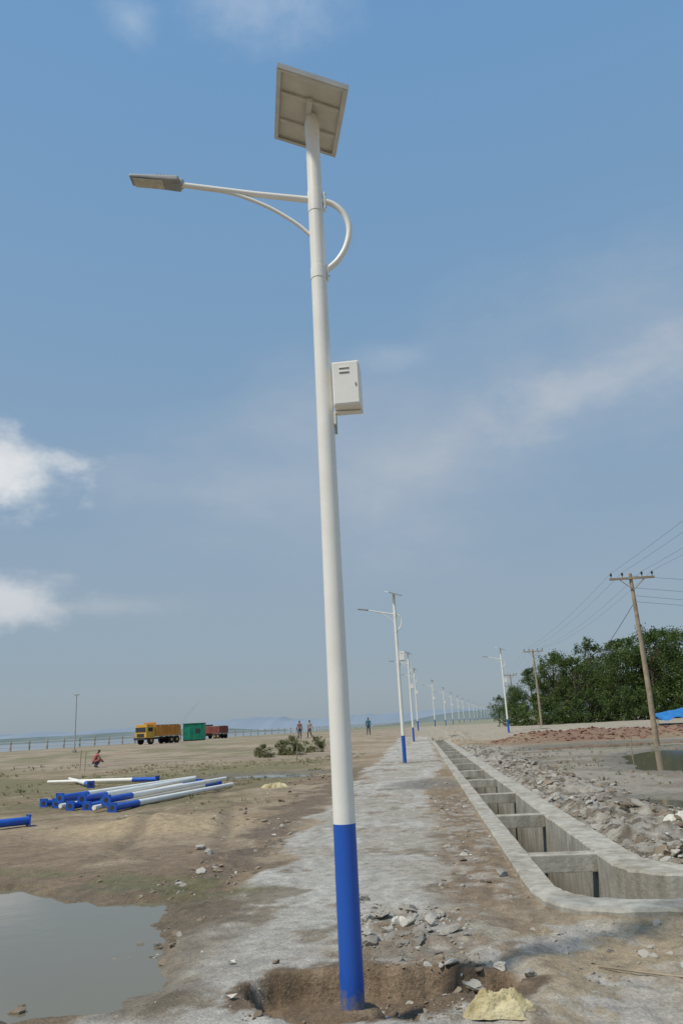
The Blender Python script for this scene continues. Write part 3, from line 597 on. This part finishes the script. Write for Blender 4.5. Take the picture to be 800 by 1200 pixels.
m=MB()
for x,h in ((-1.7,.95),(1.7,1.65)):
    m.tube([(x,0,-.2),(x,0,h)],.04,m_wood,8)
    for y in (-1.3,1.3): m.tube([(x,y,-.2),(x,y,h*.55)],.04,m_wood,8)
link('posts',m.mesh('posts'),e)

# ------------------------------------------------------------------ people
def clothmat(name,shirt,pants,zw,zn,zh):
    m,nt,b=newmat(name); tc=N(nt,'ShaderNodeTexCoord'); sx=N(nt,'ShaderNodeSeparateXYZ'); nt.links.new(tc.outputs['Object'],sx.inputs[0])
    mr=N(nt,'ShaderNodeMapRange'); mr.inputs['From Max'].default_value=2; nt.links.new(sx.outputs['Z'],mr.inputs['Value'])
    cr=N(nt,'ShaderNodeValToRGB'); cr.color_ramp.interpolation='CONSTANT'; E=cr.color_ramp.elements
    sk=(.16,.08,.045,1); E[0].position=0; E[0].color=(.05,.04,.03,1); E[1].position=.04; E[1].color=(*pants,1)
    for p_,c in ((zw/2,(*shirt,1)),(zn/2,sk),(zh/2,(.01,.01,.01,1))): q=E.new(p_); q.color=c
    nt.links.new(mr.outputs[0],cr.inputs[0]); nt.links.new(cr.outputs[0],b.inputs['Base Color']); b.inputs['Roughness'].default_value=.85; return m
def person(loc,rz,pose,shirt,pants):
    J={'pel':((0,0,.95),.13),'wai':((0,0,1.1),.12),'che':((0,0,1.32),.15),'nec':((0,0,1.48),.05),'hd1':((0,.01,1.56),.075),'hd2':((0,.01,1.66),.09),'hd3':((0,0,1.73),.065)}
    for s,n_ in ((1,'l'),(-1,'r')):
        J.update({'sh'+n_:((.18*s,0,1.41),.06),'el'+n_:((.24*s,-.03,1.14),.045),'wr'+n_:((.25*s,.05,.9),.032),'ha'+n_:((.25*s,.08,.8),.036),
          'hi'+n_:((.09*s,0,.88),.095),'kn'+n_:((.11*s,.03,.5),.065),'an'+n_:((.11*s,-.02,.09),.042),'to'+n_:((.12*s,.13,.04),.038)})
    zw,zn,zh=.95,1.47,1.66
    if pose=='walk': J['knl']=((.1,.17,.52),.065);J['anl']=((.1,.2,.1),.042);J['tol']=((.1,.34,.06),.038);J['anr']=((-.1,-.22,.13),.042);J['tor']=((-.1,-.1,.05),.038);J['wrl']=((.24,-.15,.92),.032);J['hal']=((.24,-.18,.84),.036);J['wrr']=((-.24,.2,.95),.032);J['har']=((-.24,.26,.88),.036)
    if pose=='squat':
        for k,(p_,r_) in list(J.items()): 
            if k[:2] in ('pe','wa','ch','ne','hd','sh'): J[k]=((p_[0],p_[1]+(p_[2]-.95)*.5-.15,(p_[2]-.95)*.85+.35),r_)
        for s,n_ in ((1,'l'),(-1,'r')): J['hi'+n_]=((.1*s,-.12,.32),.095);J['kn'+n_]=((.17*s,.28,.5),.065);J['an'+n_]=((.13*s,0,.09),.042);J['to'+n_]=((.14*s,.15,.04),.038);J['el'+n_]=((.25*s,.2,.5),.045);J['wr'+n_]=((.12*s,.4,.38),.032);J['ha'+n_]=((.08*s,.46,.3),.036)
        zw,zn,zh=.36,.8,.95
    K=list(J); E=[('pel','wai'),('wai','che'),('che','nec'),('nec','hd1'),('hd1','hd2'),('hd2','hd3')]
    for n_ in 'lr': E+=[('che','sh'+n_),('sh'+n_,'el'+n_),('el'+n_,'wr'+n_),('wr'+n_,'ha'+n_),('pel','hi'+n_),('hi'+n_,'kn'+n_),('kn'+n_,'an'+n_),('an'+n_,'to'+n_)]
    me=bpy.data.meshes.new('person'); me.from_pydata([J[k][0] for k in K],[(K.index(a),K.index(b_)) for a,b_ in E],[])
    o=link('person',me,None,loc,(0,0,rz)); md=o.modifiers.new('skin','SKIN')
    for i,k in enumerate(K): me.skin_vertices[0].data[i].radius=(J[k][1],J[k][1]*(.8 if k in('pel','wai','che') else 1)); me.skin_vertices[0].data[i].use_root=(k=='pel')
    md.use_smooth_shade=True; o.modifiers.new('sub','SUBSURF').levels=1; o.modifiers['sub'].render_levels=2
    me.materials.append(clothmat('clothing',shirt,pants,zw,zn,zh))
for x,y,rz,po,sh,pa in ((-11.6,77.3,.4,'stand',(.30,.13,.11),(.06,.06,.10)),(-10.7,78,2.6,'walk',(.36,.27,.24),(.10,.05,.05)),(-5.0,79.5,3.0,'walk',(.03,.12,.16),(.03,.04,.07)),(-18.9,45.5,-.8,'squat',(.36,.12,.10),(.08,.08,.12))):
    person((x,y,tz(x,y)),rz,po,sh,pa)

# ------------------------------------------------------------------ sky
sun_el=math.radians(58); sun_az=math.radians(232)   # compass style: 0=+Y, clockwise -> behind-left
w=bpy.data.worlds.new('World'); scn.world=w; w.use_nodes=True; nt=w.node_tree; L=nt.links; bg=nt.nodes['Background']; ST=.1; bg.inputs['Strength'].default_value=ST
sky=N(nt,'ShaderNodeTexSky',sky_type='NISHITA'); sky.sun_disc=False; sky.sun_elevation=sun_el; sky.sun_rotation=sun_az; sky.air_density=1.0; sky.dust_density=1.5; sky.ozone_density=1.5
tc=N(nt,'ShaderNodeTexCoord'); G=tc.outputs['Generated']
def math_(op,a,b_=None,c=None,clamp=False):
    n=N(nt,'ShaderNodeMath',operation=op,use_clamp=clamp)
    for i,v in enumerate((a,b_,c)):
        if v is None: continue
        if isinstance(v,(int,float)): n.inputs[i].default_value=v
        else: L.new(v,n.inputs[i])
    return n.outputs[0]
def mix(f,a,b_):
    n=N(nt,'ShaderNodeMix',data_type='RGBA')
    if isinstance(f,(int,float)): n.inputs[0].default_value=f
    else: L.new(f,n.inputs[0])
    for i,v in ((6,a),(7,b_)):
        if isinstance(v,tuple): n.inputs[i].default_value=(*v,1)
        else: L.new(v,n.inputs[i])
    return n.outputs[2]
sp=N(nt,'ShaderNodeSeparateXYZ'); L.new(G,sp.inputs[0]); ez=sp.outputs['Z']
def nz(scale,det,rough,stretch=1,off=0):
    mp=N(nt,'ShaderNodeMapping'); mp.inputs['Scale'].default_value=(1,1,stretch); mp.inputs['Location'].default_value=(off,off*.7,off*.3); L.new(G,mp.inputs[0])
    n=N(nt,'ShaderNodeTexNoise'); n.inputs['Scale'].default_value=scale; n.inputs['Detail'].default_value=det; n.inputs['Roughness'].default_value=rough; L.new(mp.outputs[0],n.inputs['Vector']); return n.outputs['Fac']
def blob(c,rx,rz,noise,namp,soft,tilt=0):
    s=N(nt,'ShaderNodeVectorMath',operation='SUBTRACT'); L.new(G,s.inputs[0]); s.inputs[1].default_value=c
    rt=N(nt,'ShaderNodeVectorRotate',rotation_type='Y_AXIS'); rt.inputs['Angle'].default_value=tilt; L.new(s.outputs[0],rt.inputs['Vector'])
    m=N(nt,'ShaderNodeVectorMath',operation='MULTIPLY'); L.new(rt.outputs[0],m.inputs[0]); m.inputs[1].default_value=(1/rx,1/rx*.6,1/rz)
    l=N(nt,'ShaderNodeVectorMath',operation='LENGTH'); L.new(m.outputs[0],l.inputs[0])
    d=math_('SUBTRACT',1.0,l.outputs['Value']); q=math_('MULTIPLY_ADD',math_('SUBTRACT',noise,.5),namp,d)
    mr=N(nt,'ShaderNodeMapRange',interpolation_type='SMOOTHSTEP'); mr.inputs['From Max'].default_value=soft; L.new(q,mr.inputs['Value']); return mr.outputs[0]
k=1/ST
gr_=N(nt,'ShaderNodeValToRGB'); E=gr_.color_ramp.elements; E[0].position=0; E[0].color=(.32,.385,.44,1); E[1].position=1; E[1].color=(.165,.34,.60,1)
for p_,c in ((.07,(.295,.375,.45,1)),(.16,(.30,.39,.48,1)),(.32,(.26,.385,.53,1)),(.5,(.215,.37,.56,1)),(.75,(.165,.345,.60,1))): q=E.new(p_); q.color=c
L.new(ez,gr_.inputs[0]); gv=N(nt,'ShaderNodeVectorMath',operation='SCALE'); L.new(gr_.outputs[0],gv.inputs[0]); gv.inputs['Scale'].default_value=k
col=mix(.82,sky.outputs[0],gv.outputs[0])
nA=nz(3.2,6,.6,2.2); nB=nz(9,7,.6,1.6,3); nC=nz(5.0,6,.62,1.2,7)
veil=blob((.06,.92,.36),.62,.19,nA,1.8,1.3,.25)
col=mix(math_('MULTIPLY',veil,.55),col,(.45*k,.495*k,.555*k))
w1=blob((.25,.885,.385),.26,.05,nB,1.7,1.2,.12); col=mix(math_('MULTIPLY',w1,.6),col,(.53*k,.565*k,.615*k))
w5=blob((.05,.93,.33),.24,.07,nB,1.8,1.3,.3); col=mix(math_('MULTIPLY',w5,.5),col,(.49*k,.53*k,.58*k))
w2=blob((-.0,.885,.45),.07,.025,nB,1.6,1.2,0); col=mix(math_('MULTIPLY',w2,.35),col,(.48*k,.55*k,.64*k))
w6=blob((-.28,.93,.30),.24,.05,nB,1.8,1.4,-.1); col=mix(math_('MULTIPLY',w6,.4),col,(.46*k,.51*k,.57*k))
w3=blob((-.11,.645,.76),.13,.045,nB,2.0,1.6,.1); col=mix(math_('MULTIPLY',w3,.6),col,(.58*k,.66*k,.77*k))
w4=blob((-.25,.63,.735),.035,.03,nB,1.8,1.2,0); col=mix(math_('MULTIPLY',w4,.4),col,(.52*k,.63*k,.75*k))
c1=blob((-.475,.825,.312),.115,.066,nB,1.9,.75,0); col=mix(math_('MULTIPLY',c1,.94),col,mix(math_('MULTIPLY_ADD',nC,2.6,-.8,True),(.58*k,.62*k,.67*k),(.93*k,.93*k,.91*k)))
c2=blob((-.49,.86,.168),.12,.042,nB,1.9,.8,-.15); col=mix(math_('MULTIPLY',c2,.8),col,(.68*k,.70*k,.73*k))
c3=blob((-.38,.90,.155),.14,.022,nB,1.7,1.3,0); col=mix(math_('MULTIPLY',c3,.5),col,(.5*k,.54*k,.58*k))
L.new(col,bg.inputs['Color'])
sd=bpy.data.lights.new('sun','SUN'); sd.energy=3.4; sd.angle=math.radians(4.5); sd.color=(1,.925,.81)
so=bpy.data.objects.new('sun',sd); scn.collection.objects.link(so)
dv=Vector((math.sin(sun_az)*math.cos(sun_el),math.cos(sun_az)*math.cos(sun_el),math.sin(sun_el))); so.rotation_euler=dv.to_track_quat('Z','Y').to_euler(); so.location=dv*50
